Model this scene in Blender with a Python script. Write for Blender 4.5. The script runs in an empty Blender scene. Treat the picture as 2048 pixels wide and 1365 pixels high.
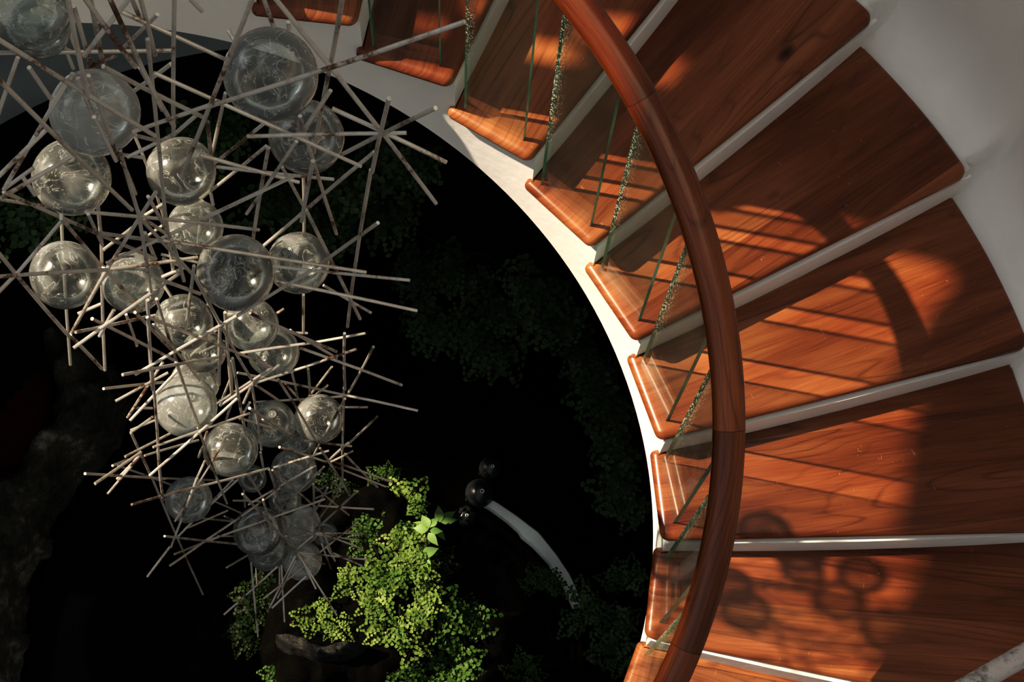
import bpy, bmesh, math, random
from mathutils import Vector, Matrix, geometry, noise

sc = bpy.context.scene
COL = sc.collection
PI = math.pi
rnd = random.Random(7)

# ------------------------------------------------------------------ camera
F = 2768.05
AXR = [(0.9991861628924202, 0.01443305085640566, 0.037665619964343165),
       (0.0, -0.9337911585718756, 0.35781849054093673),
       (0.04033623537617161, -0.3575272845755563, -0.9330312046762999)]
CAM = Vector((0.575077, -1.042392, 6.2))
R_ = Vector((AXR[0][0], AXR[1][0], AXR[2][0]))
D_ = Vector((AXR[0][1], AXR[1][1], AXR[2][1]))
F_ = Vector((AXR[0][2], AXR[1][2], AXR[2][2]))
cd = bpy.data.cameras.new('camera')
cd.sensor_width = 36.0
cd.lens = F / 2048 * 36
cam = bpy.data.objects.new('camera', cd)
COL.objects.link(cam)
m = Matrix.Identity(4)
for i in range(3):
    m[i][0] = R_[i]; m[i][1] = -D_[i]; m[i][2] = -F_[i]; m[i][3] = CAM[i]
cam.matrix_world = m
cd.clip_start = 0.05
sc.camera = cam

def ray(px, py):
    return R_ * ((px - 1024) / F) + D_ * ((py - 682.5) / F) + F_
def at_z(px, py, z):
    d = ray(px, py)
    return CAM + d * ((z - CAM.z) / d.z)
def at_depth(px, py, zc):
    return CAM + ray(px, py) * zc
def axis_depth(px, py):
    """depth at which the sight line passes closest to the vertical axis of the well"""
    d = ray(px, py)
    q = d.x * d.x + d.y * d.y
    return -(CAM.x * d.x + CAM.y * d.y) / q
def at_cyl(px, py, r):
    d = ray(px, py)
    a = d.x * d.x + d.y * d.y
    b = 2 * (CAM.x * d.x + CAM.y * d.y)
    c = CAM.x ** 2 + CAM.y ** 2 - r * r
    return CAM + d * ((-b + math.sqrt(b * b - 4 * a * c)) / (2 * a))

# ------------------------------------------------------------------ helpers
def finish(me, angle=40):
    bm = bmesh.new(); bm.from_mesh(me)
    for e in bm.edges:
        if len(e.link_faces) == 2:
            e.smooth = e.calc_face_angle(0) < math.radians(angle)
    for f in bm.faces: f.smooth = True
    bm.to_mesh(me); bm.free()

def obj(name, bm, mats, parent=None, smooth=40):
    me = bpy.data.meshes.new(name)
    bm.to_mesh(me); bm.free()
    for mt in (mats if isinstance(mats, (list, tuple)) else [mats]): me.materials.append(mt)
    if smooth: finish(me, smooth)
    o = bpy.data.objects.new(name, me)
    COL.objects.link(o)
    if parent is not None: o.parent = parent
    return o

def tag(o, label=None, cat=None, group=None, kind=None):
    if label: o['label'] = label
    if cat: o['category'] = cat
    if group: o['group'] = group
    if kind: o['kind'] = kind
    return o

def empty(name, loc=(0, 0, 0)):
    o = bpy.data.objects.new(name, None)
    COL.objects.link(o); o.location = loc
    o.empty_display_size = 0.1
    return o

def tube(bm, pts, r, n=8, cap=True, radii=None, squash=None):
    """sweep a circle along a list of points"""
    rings = []
    for i, p in enumerate(pts):
        a = pts[max(i - 1, 0)]; b = pts[min(i + 1, len(pts) - 1)]
        t = (b - a).normalized()
        up = Vector((0, 0, 1)) if abs(t.z) < .95 else Vector((1, 0, 0))
        x = t.cross(up).normalized(); y = x.cross(t).normalized()
        rr = radii[i] if radii else r
        rings.append([bm.verts.new(p + (x * math.cos(2 * PI * k / n) + y * math.sin(2 * PI * k / n)) * rr) for k in range(n)])
    for i in range(len(rings) - 1):
        for k in range(n):
            bm.faces.new((rings[i][k], rings[i][(k + 1) % n], rings[i + 1][(k + 1) % n], rings[i + 1][k]))
    if cap:
        bm.faces.new(rings[0][::-1]); bm.faces.new(rings[-1])
    return rings

# ------------------------------------------------------------------ materials
def newmat(name):
    mt = bpy.data.materials.new(name); mt.use_nodes = True
    nt = mt.node_tree; nt.nodes.clear()
    out = nt.nodes.new('ShaderNodeOutputMaterial')
    return mt, nt, out
def N(nt, t, **kw):
    n = nt.nodes.new('ShaderNode' + t)
    for k, v in kw.items():
        if k in n.inputs: n.inputs[k].default_value = v
        else: setattr(n, k, v)
    return n
def L(nt, a, b): nt.links.new(a, b)
def ramp(nt, stops, fac=None):
    r = nt.nodes.new('ShaderNodeValToRGB')
    el = r.color_ramp.elements
    while len(el) < len(stops): el.new(0.5)
    for e, (p, c) in zip(el, stops):
        e.position = p; e.color = (c[0], c[1], c[2], 1)
    if fac is not None: L(nt, fac, r.inputs[0])
    return r
def math_(nt, op, a, b=None, clamp=False):
    n = nt.nodes.new('ShaderNodeMath'); n.operation = op; n.use_clamp = clamp
    for i, v in enumerate((a, b)):
        if v is None: continue
        if isinstance(v, (int, float)): n.inputs[i].default_value = v
        else: L(nt, v, n.inputs[i])
    return n.outputs[0]
def mixc(nt, fac, a, b, mode='MIX'):
    n = nt.nodes.new('ShaderNodeMix'); n.data_type = 'RGBA'; n.blend_type = mode
    for s, v in ((n.inputs[0], fac), (n.inputs[6], a), (n.inputs[7], b)):
        if isinstance(v, (int, float)): s.default_value = v
        elif isinstance(v, tuple): s.default_value = (*v, 1)
        else: L(nt, v, s)
    return n.outputs[2]
def mapping(nt, src, scale=(1, 1, 1), loc=None):
    mp = nt.nodes.new('ShaderNodeMapping'); mp.inputs['Scale'].default_value = scale
    L(nt, src, mp.inputs['Vector'])
    if loc is not None: L(nt, loc, mp.inputs['Location'])
    return mp.outputs[0]

def wood_mat(name, c_dark, c_mid, c_light, rough=.32, grain=1.0, knots=True, spec=.5, coat=.15, board=.19, tone=.16):
    mt, nt, out = newmat(name)
    uv = N(nt, 'UVMap').outputs[0]
    oi = N(nt, 'ObjectInfo').outputs['Random']
    cmb = N(nt, 'CombineXYZ')
    L(nt, math_(nt, 'MULTIPLY', oi, 37.0), cmb.inputs[0]); L(nt, math_(nt, 'MULTIPLY', oi, 91.0), cmb.inputs[1])
    base = mapping(nt, uv, (1, 1, 1), cmb.outputs[0])
    # boards glued side by side: each has its own tone and its own figure
    sx = N(nt, 'SeparateXYZ'); L(nt, base, sx.inputs[0])
    bi = math_(nt, 'FLOOR', math_(nt, 'DIVIDE', sx.outputs[1], board))
    wn = N(nt, 'TexWhiteNoise', noise_dimensions='1D'); L(nt, bi, wn.inputs['W'])
    off = N(nt, 'CombineXYZ'); L(nt, math_(nt, 'MULTIPLY', wn.outputs['Value'], 17.0), off.inputs[0]); L(nt, math_(nt, 'MULTIPLY', wn.outputs['Value'], 5.0), off.inputs[2])
    bp_ = N(nt, 'VectorMath', operation='ADD'); L(nt, base, bp_.inputs[0]); L(nt, off.outputs[0], bp_.inputs[1])
    base2 = bp_.outputs[0]
    # cathedral figure: contour lines of a stretched noise
    fg = N(nt, 'TexNoise', Scale=1.0, Detail=1.6, Roughness=.45, Distortion=.25)
    L(nt, mapping(nt, base2, (.55 * grain, 4.6 * grain, 1)), fg.inputs['Vector'])
    ring = math_(nt, 'FRACT', math_(nt, 'ADD', math_(nt, 'MULTIPLY', fg.outputs['Fac'], 17.0), math_(nt, 'MULTIPLY', sx.outputs[1], 14.0)))
    n1 = N(nt, 'TexNoise', Scale=2.0, Detail=5.0); L(nt, mapping(nt, base2, (.6, 6, 1)), n1.inputs['Vector'])
    n2 = N(nt, 'TexNoise', Scale=4.0, Detail=5.0, Roughness=.7); L(nt, mapping(nt, base2, (1.2, 62, 1)), n2.inputs['Vector'])
    n3 = N(nt, 'TexNoise', Scale=1.3, Detail=3.0); L(nt, mapping(nt, base, (1.1, 2.6, 1)), n3.inputs['Vector'])
    f = math_(nt, 'MULTIPLY', n1.outputs['Fac'], .38)
    f = math_(nt, 'ADD', f, math_(nt, 'MULTIPLY', n2.outputs['Fac'], .24))
    f = math_(nt, 'ADD', f, math_(nt, 'MULTIPLY', n3.outputs['Fac'], .32))
    f = math_(nt, 'ADD', f, math_(nt, 'MULTIPLY', math_(nt, 'SUBTRACT', wn.outputs['Value'], .5), tone))
    cr = ramp(nt, [(.30, c_dark), (.46, c_mid), (.64, c_light)], f)
    lines = ramp(nt, [(0.0, (.30, .26, .26)), (.10, (.80, .78, .78)), (.45, (1, 1, 1)), (.9, (.94, .92, .92)), (1.0, (.45, .4, .4))], ring)
    vis = ramp(nt, [(.46, (0, 0, 0)), (.66, (1, 1, 1))], n3.outputs['Fac'])
    c = mixc(nt, math_(nt, 'ADD', math_(nt, 'MULTIPLY', vis.outputs[0], .60), .26), cr.outputs[0], lines.outputs[0], 'MULTIPLY')
    pores = ramp(nt, [(.30, (.50, .46, .46)), (.42, (1, 1, 1))], n2.outputs['Fac'])
    c = mixc(nt, .6, c, pores.outputs[0], 'MULTIPLY')
    if knots:
        v = N(nt, 'TexVoronoi', Scale=1.0); v.inputs['Randomness'].default_value = 1
        L(nt, mapping(nt, base, (1.5, 3.4, 1)), v.inputs['Vector'])
        k = ramp(nt, [(.022, (.05, .03, .03)), (.05, (.35, .28, .28)), (.085, (1, 1, 1))], v.outputs['Distance'])
        c = mixc(nt, 1.0, c, k.outputs[0], 'MULTIPLY')
        # pale scuffs
        s = N(nt, 'TexNoise', Scale=1.0, Detail=1.0, Distortion=1.5); L(nt, mapping(nt, base, (70, 26, 1)), s.inputs['Vector'])
        s2 = ramp(nt, [(.76, (0, 0, 0)), (.79, (1, 1, 1))], s.outputs['Fac'])
        c = mixc(nt, math_(nt, 'MULTIPLY', s2.outputs[0], .22), c, (.8, .5, .32))
    b = N(nt, 'BsdfPrincipled'); L(nt, c, b.inputs['Base Color'])
    rr = math_(nt, 'ADD', math_(nt, 'MULTIPLY', n1.outputs['Fac'], .18), rough - .09)
    L(nt, rr, b.inputs['Roughness'])
    b.inputs['Specular IOR Level'].default_value = spec
    b.inputs['Coat Weight'].default_value = coat; b.inputs['Coat Roughness'].default_value = .18
    bp = N(nt, 'Bump', Strength=.12, Distance=.002); L(nt, n2.outputs['Fac'], bp.inputs['Height']); L(nt, bp.outputs[0], b.inputs['Normal'])
    L(nt, b.outputs[0], out.inputs[0])
    return mt

def plaster_mat(name, col, bump=.25, dirt=.25):
    mt, nt, out = newmat(name)
    co = N(nt, 'TexCoord').outputs['Object']
    n1 = N(nt, 'TexNoise', Scale=2.4, Detail=5.0); L(nt, co, n1.inputs['Vector'])
    n2 = N(nt, 'TexNoise', Scale=38.0, Detail=4.0); L(nt, co, n2.inputs['Vector'])
    d = ramp(nt, [(.35, tuple(x * (1 - dirt) for x in col)), (.6, col)], n1.outputs['Fac'])
    b = N(nt, 'BsdfPrincipled', Roughness=.75); L(nt, d.outputs[0], b.inputs['Base Color'])
    b.inputs['Specular IOR Level'].default_value = .2
    h = math_(nt, 'ADD', math_(nt, 'MULTIPLY', n1.outputs['Fac'], 3.0), math_(nt, 'MULTIPLY', n2.outputs['Fac'], .35))
    bp = N(nt, 'Bump', Strength=bump, Distance=.012); L(nt, h, bp.inputs['Height']); L(nt, bp.outputs[0], b.inputs['Normal'])
    L(nt, b.outputs[0], out.inputs[0])
    return mt

def rock_mat(name, c1, c2, c3, scale=4.0, thr=.56):
    mt, nt, out = newmat(name)
    co = N(nt, 'TexCoord').outputs['Object']
    n1 = N(nt, 'TexNoise', Scale=scale, Detail=9.0, Roughness=.68); L(nt, co, n1.inputs['Vector'])
    n2 = N(nt, 'TexNoise', Scale=scale * 7, Detail=6.0, Roughness=.7); L(nt, co, n2.inputs['Vector'])
    f = math_(nt, 'ADD', math_(nt, 'MULTIPLY', n1.outputs['Fac'], .65), math_(nt, 'MULTIPLY', n2.outputs['Fac'], .35))
    d = ramp(nt, [(.40, c1), (thr, c2), (thr + .16, c3)], f)
    b = N(nt, 'BsdfPrincipled', Roughness=.9); L(nt, d.outputs[0], b.inputs['Base Color'])
    b.inputs['Specular IOR Level'].default_value = .08
    bp = N(nt, 'Bump', Strength=.9, Distance=.03); L(nt, f, bp.inputs['Height']); L(nt, bp.outputs[0], b.inputs['Normal'])
    L(nt, b.outputs[0], out.inputs[0])
    return mt

def steel_mat():
    mt, nt, out = newmat('welded_steel')
    co = N(nt, 'TexCoord').outputs['Object']
    n1 = N(nt, 'TexNoise', Scale=11.0, Detail=5.0, Roughness=.6); L(nt, co, n1.inputs['Vector'])
    n2 = N(nt, 'TexNoise', Scale=160.0, Detail=3.0); L(nt, co, n2.inputs['Vector'])
    f = math_(nt, 'ADD', n1.outputs['Fac'], math_(nt, 'MULTIPLY', math_(nt, 'SUBTRACT', n2.outputs['Fac'], .5), .25))
    cr = ramp(nt, [(.46, (.52, .50, .46)), (.58, (.42, .39, .35)), (.64, (.18, .11, .07)), (.72, (.06, .035, .025))], f)
    b = N(nt, 'BsdfPrincipled', Roughness=.42, Metallic=.45); L(nt, cr.outputs[0], b.inputs['Base Color'])
    L(nt, b.outputs[0], out.inputs[0])
    return mt

def globe_mat(name, milk):
    mt, nt, out = newmat(name)
    co = N(nt, 'TexCoord').outputs['Object']
    oi = N(nt, 'ObjectInfo').outputs['Random']
    cmb = N(nt, 'CombineXYZ')
    for i, k in enumerate((13.0, 29.0, 53.0)): L(nt, math_(nt, 'MULTIPLY', oi, k), cmb.inputs[i])
    p = mapping(nt, co, (1, 1, 1), cmb.outputs[0])
    n1 = N(nt, 'TexNoise', Scale=16.0, Detail=3.0, Distortion=2.2); L(nt, p, n1.inputs['Vector'])
    n2 = N(nt, 'TexNoise', Scale=9.0, Detail=4.0, Distortion=1.2); L(nt, p, n2.inputs['Vector'])
    n3 = N(nt, 'TexNoise', Scale=150.0, Detail=2.0); L(nt, p, n3.inputs['Vector'])
    # white streaks painted in place of refraction swirls: narrow band of the noise
    band = math_(nt, 'SUBTRACT', 1.0, math_(nt, 'MULTIPLY', math_(nt, 'ABSOLUTE', math_(nt, 'SUBTRACT', n1.outputs['Fac'], .56)), 55.0), True)
    patch = ramp(nt, [(.50, (0, 0, 0)), (.68, (1, 1, 1))], n2.outputs['Fac']).outputs[0]  # white patches painted as highlights on the glass
    speck = ramp(nt, [(.70, (0, 0, 0)), (.74, (1, 1, 1))], n3.outputs['Fac']).outputs[0]
    lw = N(nt, 'LayerWeight', Blend=.30).outputs['Facing']
    rim = math_(nt, 'POWER', lw, 2.0)
    own = math_(nt, 'ADD', math_(nt, 'MULTIPLY', math_(nt, 'POWER', oi, 2.0), 1.1), .75)
    haze = math_(nt, 'MULTIPLY', math_(nt, 'ADD', math_(nt, 'MULTIPLY', rim, .42), .055 + milk), own)
    haze = math_(nt, 'ADD', haze, math_(nt, 'MULTIPLY', band, .40))
    haze = math_(nt, 'ADD', haze, math_(nt, 'MULTIPLY', patch, .30))
    haze = math_(nt, 'ADD', haze, math_(nt, 'MULTIPLY', speck, .25), True)
    tr = N(nt, 'BsdfTransparent'); tr.inputs[0].default_value = (.78, .815, .80, 1)
    df = N(nt, 'BsdfDiffuse'); df.inputs[0].default_value = (.86, .90, .88, 1)
    tl = N(nt, 'BsdfTranslucent'); tl.inputs[0].default_value = (.80, .84, .80, 1)
    dm = N(nt, 'MixShader'); dm.inputs[0].default_value = .45
    L(nt, df.outputs[0], dm.inputs[1]); L(nt, tl.outputs[0], dm.inputs[2])
    m1 = N(nt, 'MixShader'); L(nt, haze, m1.inputs[0]); L(nt, tr.outputs[0], m1.inputs[1]); L(nt, dm.outputs[0], m1.inputs[2])
    gl = N(nt, 'BsdfGlossy', Roughness=.17); gl.inputs[0].default_value = (1, 1, 1, 1)
    bp = N(nt, 'Bump', Strength=.35, Distance=.006); L(nt, n2.outputs['Fac'], bp.inputs['Height']); L(nt, bp.outputs[0], gl.inputs['Normal'])
    fr = N(nt, 'Fresnel', IOR=1.5)
    m2 = N(nt, 'MixShader'); L(nt, math_(nt, 'MULTIPLY', fr.outputs[0], 1.0), m2.inputs[0]); L(nt, m1.outputs[0], m2.inputs[1]); L(nt, gl.outputs[0], m2.inputs[2])
    L(nt, m2.outputs[0], out.inputs[0])
    return mt

def pane_mat():
    mt, nt, out = newmat('clear_pane')
    uv = N(nt, 'UVMap').outputs[0]
    sx = N(nt, 'SeparateXYZ'); L(nt, uv, sx.inputs[0])
    co = N(nt, 'TexCoord').outputs['Object']
    n = N(nt, 'TexNoise', Scale=170.0, Detail=1.0); L(nt, co, n.inputs['Vector'])
    n0 = N(nt, 'TexNoise', Scale=7.0, Detail=3.0); L(nt, co, n0.inputs['Vector'])
    # dried specks near the rear vertical edge (u = 0)
    edge = ramp(nt, [(.0, (1, 1, 1)), (.16, (0, 0, 0))], sx.outputs[0]).outputs[0]
    vert = ramp(nt, [(.25, (0, 0, 0)), (.5, (1, 1, 1)), (.85, (.6, .6, .6))], sx.outputs[1]).outputs[0]
    sp = ramp(nt, [(.56, (0, 0, 0)), (.62, (1, 1, 1))], n.outputs['Fac']).outputs[0]
    s = math_(nt, 'MULTIPLY', math_(nt, 'MULTIPLY', sp, edge), math_(nt, 'MULTIPLY', vert, .9), True)
    tr = N(nt, 'BsdfTransparent'); tr.inputs[0].default_value = (.93, .955, .94, 1)
    df = N(nt, 'BsdfDiffuse'); df.inputs[0].default_value = (.75, .74, .62, 1)
    gl = N(nt, 'BsdfGlossy', Roughness=.03); gl.inputs[0].default_value = (1, 1, 1, 1)
    fr = N(nt, 'Fresnel', IOR=1.45)
    haze = math_(nt, 'ADD', s, math_(nt, 'MULTIPLY', n0.outputs['Fac'], .035), True)
    m1 = N(nt, 'MixShader'); L(nt, haze, m1.inputs[0]); L(nt, tr.outputs[0], m1.inputs[1]); L(nt, df.outputs[0], m1.inputs[2])
    m2 = N(nt, 'MixShader'); L(nt, math_(nt, 'MINIMUM', fr.outputs[0], .22), m2.inputs[0]); L(nt, m1.outputs[0], m2.inputs[1]); L(nt, gl.outputs[0], m2.inputs[2])
    L(nt, m2.outputs[0], out.inputs[0])
    return mt

def simple(name, col, rough=.5, metal=0.0, spec=.5, coat=0.0):
    mt, nt, out = newmat(name)
    co = N(nt, 'TexCoord').outputs['Object']
    n = N(nt, 'TexNoise', Scale=30.0, Detail=4.0); L(nt, co, n.inputs['Vector'])
    c = ramp(nt, [(.3, tuple(x * .8 for x in col)), (.7, tuple(min(1, x * 1.15) for x in col))], n.outputs['Fac'])
    b = N(nt, 'BsdfPrincipled', Roughness=rough, Metallic=metal); L(nt, c.outputs[0], b.inputs['Base Color'])
    b.inputs['Specular IOR Level'].default_value = spec
    b.inputs['Coat Weight'].default_value = coat
    L(nt, b.outputs[0], out.inputs[0])
    return mt

def leaf_mat(name, ca, cb, trans=.35):
    mt, nt, out = newmat(name)
    oi = N(nt, 'ObjectInfo').outputs['Random']
    co = N(nt, 'TexCoord').outputs['Object']
    n = N(nt, 'TexNoise', Scale=24.0, Detail=2.0); L(nt, co, n.inputs['Vector'])
    f = math_(nt, 'ADD', math_(nt, 'MULTIPLY', oi, .55), math_(nt, 'MULTIPLY', n.outputs['Fac'], .45))
    c = ramp(nt, [(.2, ca), (.8, cb)], f)
    b = N(nt, 'BsdfPrincipled', Roughness=.5); L(nt, c.outputs[0], b.inputs['Base Color'])
    b.inputs['Specular IOR Level'].default_value = .25
    t = N(nt, 'BsdfTranslucent'); L(nt, c.outputs[0], t.inputs[0])
    mx = N(nt, 'MixShader'); mx.inputs[0].default_value = trans
    L(nt, b.outputs[0], mx.inputs[1]); L(nt, t.outputs[0], mx.inputs[2]); L(nt, mx.outputs[0], out.inputs[0])
    return mt

def edge_mat():
    mt, nt, out = newmat('green_glass_edge')
    co = N(nt, 'TexCoord').outputs['Object']
    n = N(nt, 'TexNoise', Scale=6.0, Detail=3.0); L(nt, mapping(nt, co, (1, 1, .5)), n.inputs['Vector'])
    c = ramp(nt, [(.35, (.02, .20, .14)), (.55, (.08, .40, .29)), (.7, (.30, .62, .48))], n.outputs['Fac'])  # lighter greens stand in for the glow of light inside the pane
    b = N(nt, 'BsdfPrincipled', Roughness=.2); L(nt, c.outputs[0], b.inputs['Base Color'])
    L(nt, b.outputs[0], out.inputs[0])
    return mt

M_TREAD = wood_mat('tread_wood', (.085, .020, .009), (.205, .066, .027), (.365, .150, .066))
M_RAIL = wood_mat('rail_wood', (.055, .014, .006), (.165, .046, .015), (.34, .115, .034), rough=.27, grain=1.6, knots=False, coat=.35, board=5.0, tone=.03)
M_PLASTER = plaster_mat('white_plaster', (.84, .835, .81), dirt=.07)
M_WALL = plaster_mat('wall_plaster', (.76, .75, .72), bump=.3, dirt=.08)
M_PITPL = plaster_mat('pit_plaster', (.26, .31, .32), dirt=.3)  # white plaster with its bluish shade put into the colour
M_KERB = plaster_mat('kerb_plaster', (.93, 1.0, 1.0), dirt=.35)
M_PITROCK = rock_mat('pit_rock', (.004, .004, .004), (.009, .009, .008), (.02, .02, .016))  # near-black albedo carries the deep shade of the pit
M_LEDGE = rock_mat('ledge_rock', (.022, .023, .018), (.08, .08, .066), (.38, .37, .31), scale=3.5, thr=.54)
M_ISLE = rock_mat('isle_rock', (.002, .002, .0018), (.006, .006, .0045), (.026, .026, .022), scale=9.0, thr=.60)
M_STONE = rock_mat('pale_stone', (.010, .011, .012), (.070, .072, .070), (.21, .205, .19), scale=13.0, thr=.56)
M_STEEL = steel_mat()
M_GLOBE = globe_mat('blown_glass', .0)
M_MILKY = globe_mat('hazy_blown_glass', .16)
M_PONTIL = M_GLOBE
M_PANE = pane_mat()
M_EDGE = edge_mat()
M_WATER = simple('black_water', (.0012, .0009, .0009), .05, 0, .03)
M_RED = simple('dark_red_stone', (.06, .012, .008), .7, 0, .1)
M_FLOAT = simple('dark_glass_float', (.024, .028, .032), .28, 0, .8)
M_FLOATR = simple('float_ring', (.8, .85, .85), .3)
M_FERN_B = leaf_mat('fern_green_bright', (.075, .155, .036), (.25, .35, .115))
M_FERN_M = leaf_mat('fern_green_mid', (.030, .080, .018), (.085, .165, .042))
M_FERN_D = leaf_mat('fern_shaft_tone', (.045, .10, .036), (.14, .22, .11))  # shaft ferns' green, lightened to make up for the dim pit
M_FERN_K = leaf_mat('fern_shade_tone', (.012, .030, .010), (.038, .070, .026))  # same fern with shade darkened into its green
M_LEAF = leaf_mat('broad_leaf_green', (.14, .27, .09), (.24, .40, .15), .3)
M_STEM = simple('fern_stem', (.03, .018, .01), .6)
M_PIPE = rock_mat('glare_pipe', (.55, .50, .47), (.60, .56, .53), (.05, .045, .045), scale=9.0, thr=.46)  # pale tone with dark blotches painted for glare on a dark glossy rail
M_BEAM = simple('beam_timber', (.08, .05, .03), .7)

# ------------------------------------------------------------------ staircase
TH0 = 1.58055354; DTH = 0.2312466; RISE = 0.17; Z0 = 6.2 - 3.34712132
RIN, ROUT = 1.2348, 2.5295
A_FI, A_BO, A_FO = -0.2290, 0.03548019, -0.1945
K0, K1 = -5, 10
def P2(r, th): return Vector((r * math.cos(th), r * math.sin(th)))
def hel(kk, r, dz):
    th = TH0 - kk * DTH
    return Vector((r * math.cos(th), r * math.sin(th), Z0 - kk * RISE + dz))

stair = empty('spiral_staircase', hel(4, 1.9, -.3))
tag(stair, 'curving open staircase with red-brown wooden treads, white plaster underbody, glass panels and round wooden handrail', 'staircase')
STI = Matrix.Translation(-stair.location)
def sobj(name, bm, mats, parent=None, smooth=40):
    o = obj(name, bm, mats, None, smooth)
    o.parent = parent or stair
    o.data.transform(STI) if parent is None else None
    return o

def round_poly(pts, rads, n=7):
    out = []
    c = len(pts)
    for i in range(c):
        p = pts[i]; a = (pts[i - 1] - p); b = (pts[(i + 1) % c] - p)
        la, lb = a.length, b.length
        a.normalize(); b.normalize()
        r = rads[i]
        if r <= 0: out.append(p.copy()); continue
        ang = a.angle(b)
        d = r / math.tan(ang / 2)
        ctr = p + (a + b).normalized() * (r / math.sin(ang / 2))
        s = p + a * d - ctr; e = p + b * d - ctr
        a0 = math.atan2(s.y, s.x); a1 = math.atan2(e.y, e.x)
        da = (a1 - a0 + PI) % (2 * PI) - PI
        for j in range(n + 1):
            t = a0 + da * j / n
            out.append(ctr + Vector((math.cos(t), math.sin(t))) * r)
    return out
def inset(poly, d):
    c = len(poly); out = []
    for i in range(c):
        p = poly[i]
        e1 = (p - poly[i - 1]); e2 = (poly[(i + 1) % c] - p)
        if e1.length < 1e-7 or e2.length < 1e-7: out.append(p.copy()); continue
        e1.normalize(); e2.normalize()
        n1 = Vector((-e1.y, e1.x)); n2 = Vector((-e2.y, e2.x))
        nn = (n1 + n2)
        nn.normalize()
        out.append(p + nn * (d / max(.35, nn.dot(n1))))
    return out

def make_tread(k):
    t = TH0 - k * DTH
    BI = P2(RIN, t + .0145); FI = P2(RIN, t + A_FI)
    arc = [P2(ROUT, t + A_FO + (A_BO + .018 - A_FO) * j / 8) for j in range(9)]
    pts = [BI, FI] + arc
    rads = [.020, .030, .045] + [0] * 7 + [.006]
    poly = round_poly(pts, rads)
    area = sum(poly[i - 1].x * poly[i].y - poly[i].x * poly[i - 1].y for i in range(len(poly)))
    if area < 0: poly.reverse()
    z = Z0 - k * RISE
    R = .024
    bm = bmesh.new(); uvl = bm.loops.layers.uv.new('UVMap')
    prof = [(R, 0)] + [(R * (1 - math.sin(a)), -R * (1 - math.cos(a))) for a in [PI / 2 * j / 5 for j in range(1, 6)]]
    prof += [(R * (1 - math.cos(a)), -R - R * math.sin(a)) for a in [PI / 2 * j / 4 for j in range(0, 5)]]
    rings = []
    for ins, dz in prof:
        rings.append([bm.verts.new((q.x, q.y, z + dz)) for q in inset(poly, ins)])
    n = len(poly)
    for a, b in zip(rings, rings[1:]):
        for i in range(n):
            bm.faces.new((a[i], b[i], b[(i + 1) % n], a[(i + 1) % n]))
    bm.faces.new(rings[0]); bm.faces.new(rings[-1][::-1])
    bmesh.ops.recalc_face_normals(bm, faces=bm.faces)
    # grain runs along the tread, inner end to wall
    mi = (BI + FI) / 2; mo = (arc[0] + arc[-1]) / 2
    ux = (mo - mi).normalized(); vy = Vector((-ux.y, ux.x))
    for f in bm.faces:
        for lp in f.loops:
            q = Vector((lp.vert.co.x, lp.vert.co.y)) - mi
            lp[uvl].uv = (q.dot(ux) + lp.vert.co.z * 0.0, q.dot(vy) + (lp.vert.co.z - z) * .8)
    return sobj('tread', bm, M_TREAD)

def rail_pt(kk): return hel(kk, 1.294, .985)
def make_panel(k):
    t = TH0 - k * DTH
    kb, kf = k + .023 / DTH, k + .185 / DTH
    b = P2(1.270, t - .023); f = P2(1.279, t - .185)
    u = (f - b); nrm = Vector((-u.y, u.x)).normalized() * .0075
    zb = Z0 - k * RISE - .004
    tb = Z0 - kb * RISE + .965; tf = Z0 - kf * RISE + .965
    bm = bmesh.new(); uvl = bm.loops.layers.uv.new('UVMap')
    v = []
    for s in (-1, 1):
        for (p, z) in ((b, zb), (f, zb), (f, tf), (b, tb)):
            v.append(bm.verts.new((p.x + nrm.x * s, p.y + nrm.y * s, z)))
    fs = [bm.faces.new((v[0], v[3], v[2], v[1])), bm.faces.new((v[4], v[5], v[6], v[7]))]
    ed = [bm.faces.new((v[0], v[1], v[5], v[4])), bm.faces.new((v[1], v[2], v[6], v[5])), bm.faces.new((v[2], v[3], v[7], v[6])), bm.faces.new((v[3], v[0], v[4], v[7]))]
    uvs = [(0, 0), (1, 0), (1, 1), (0, 1)]
    for ff in fs + ed:
        for lp in ff.loops: lp[uvl].uv = uvs[v.index(lp.vert) % 4]
    for e in ed: e.material_index = 1
    bmesh.ops.recalc_face_normals(bm, faces=bm.faces)
    return sobj('glass_panel', bm, [M_PANE, M_EDGE], smooth=None)

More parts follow.
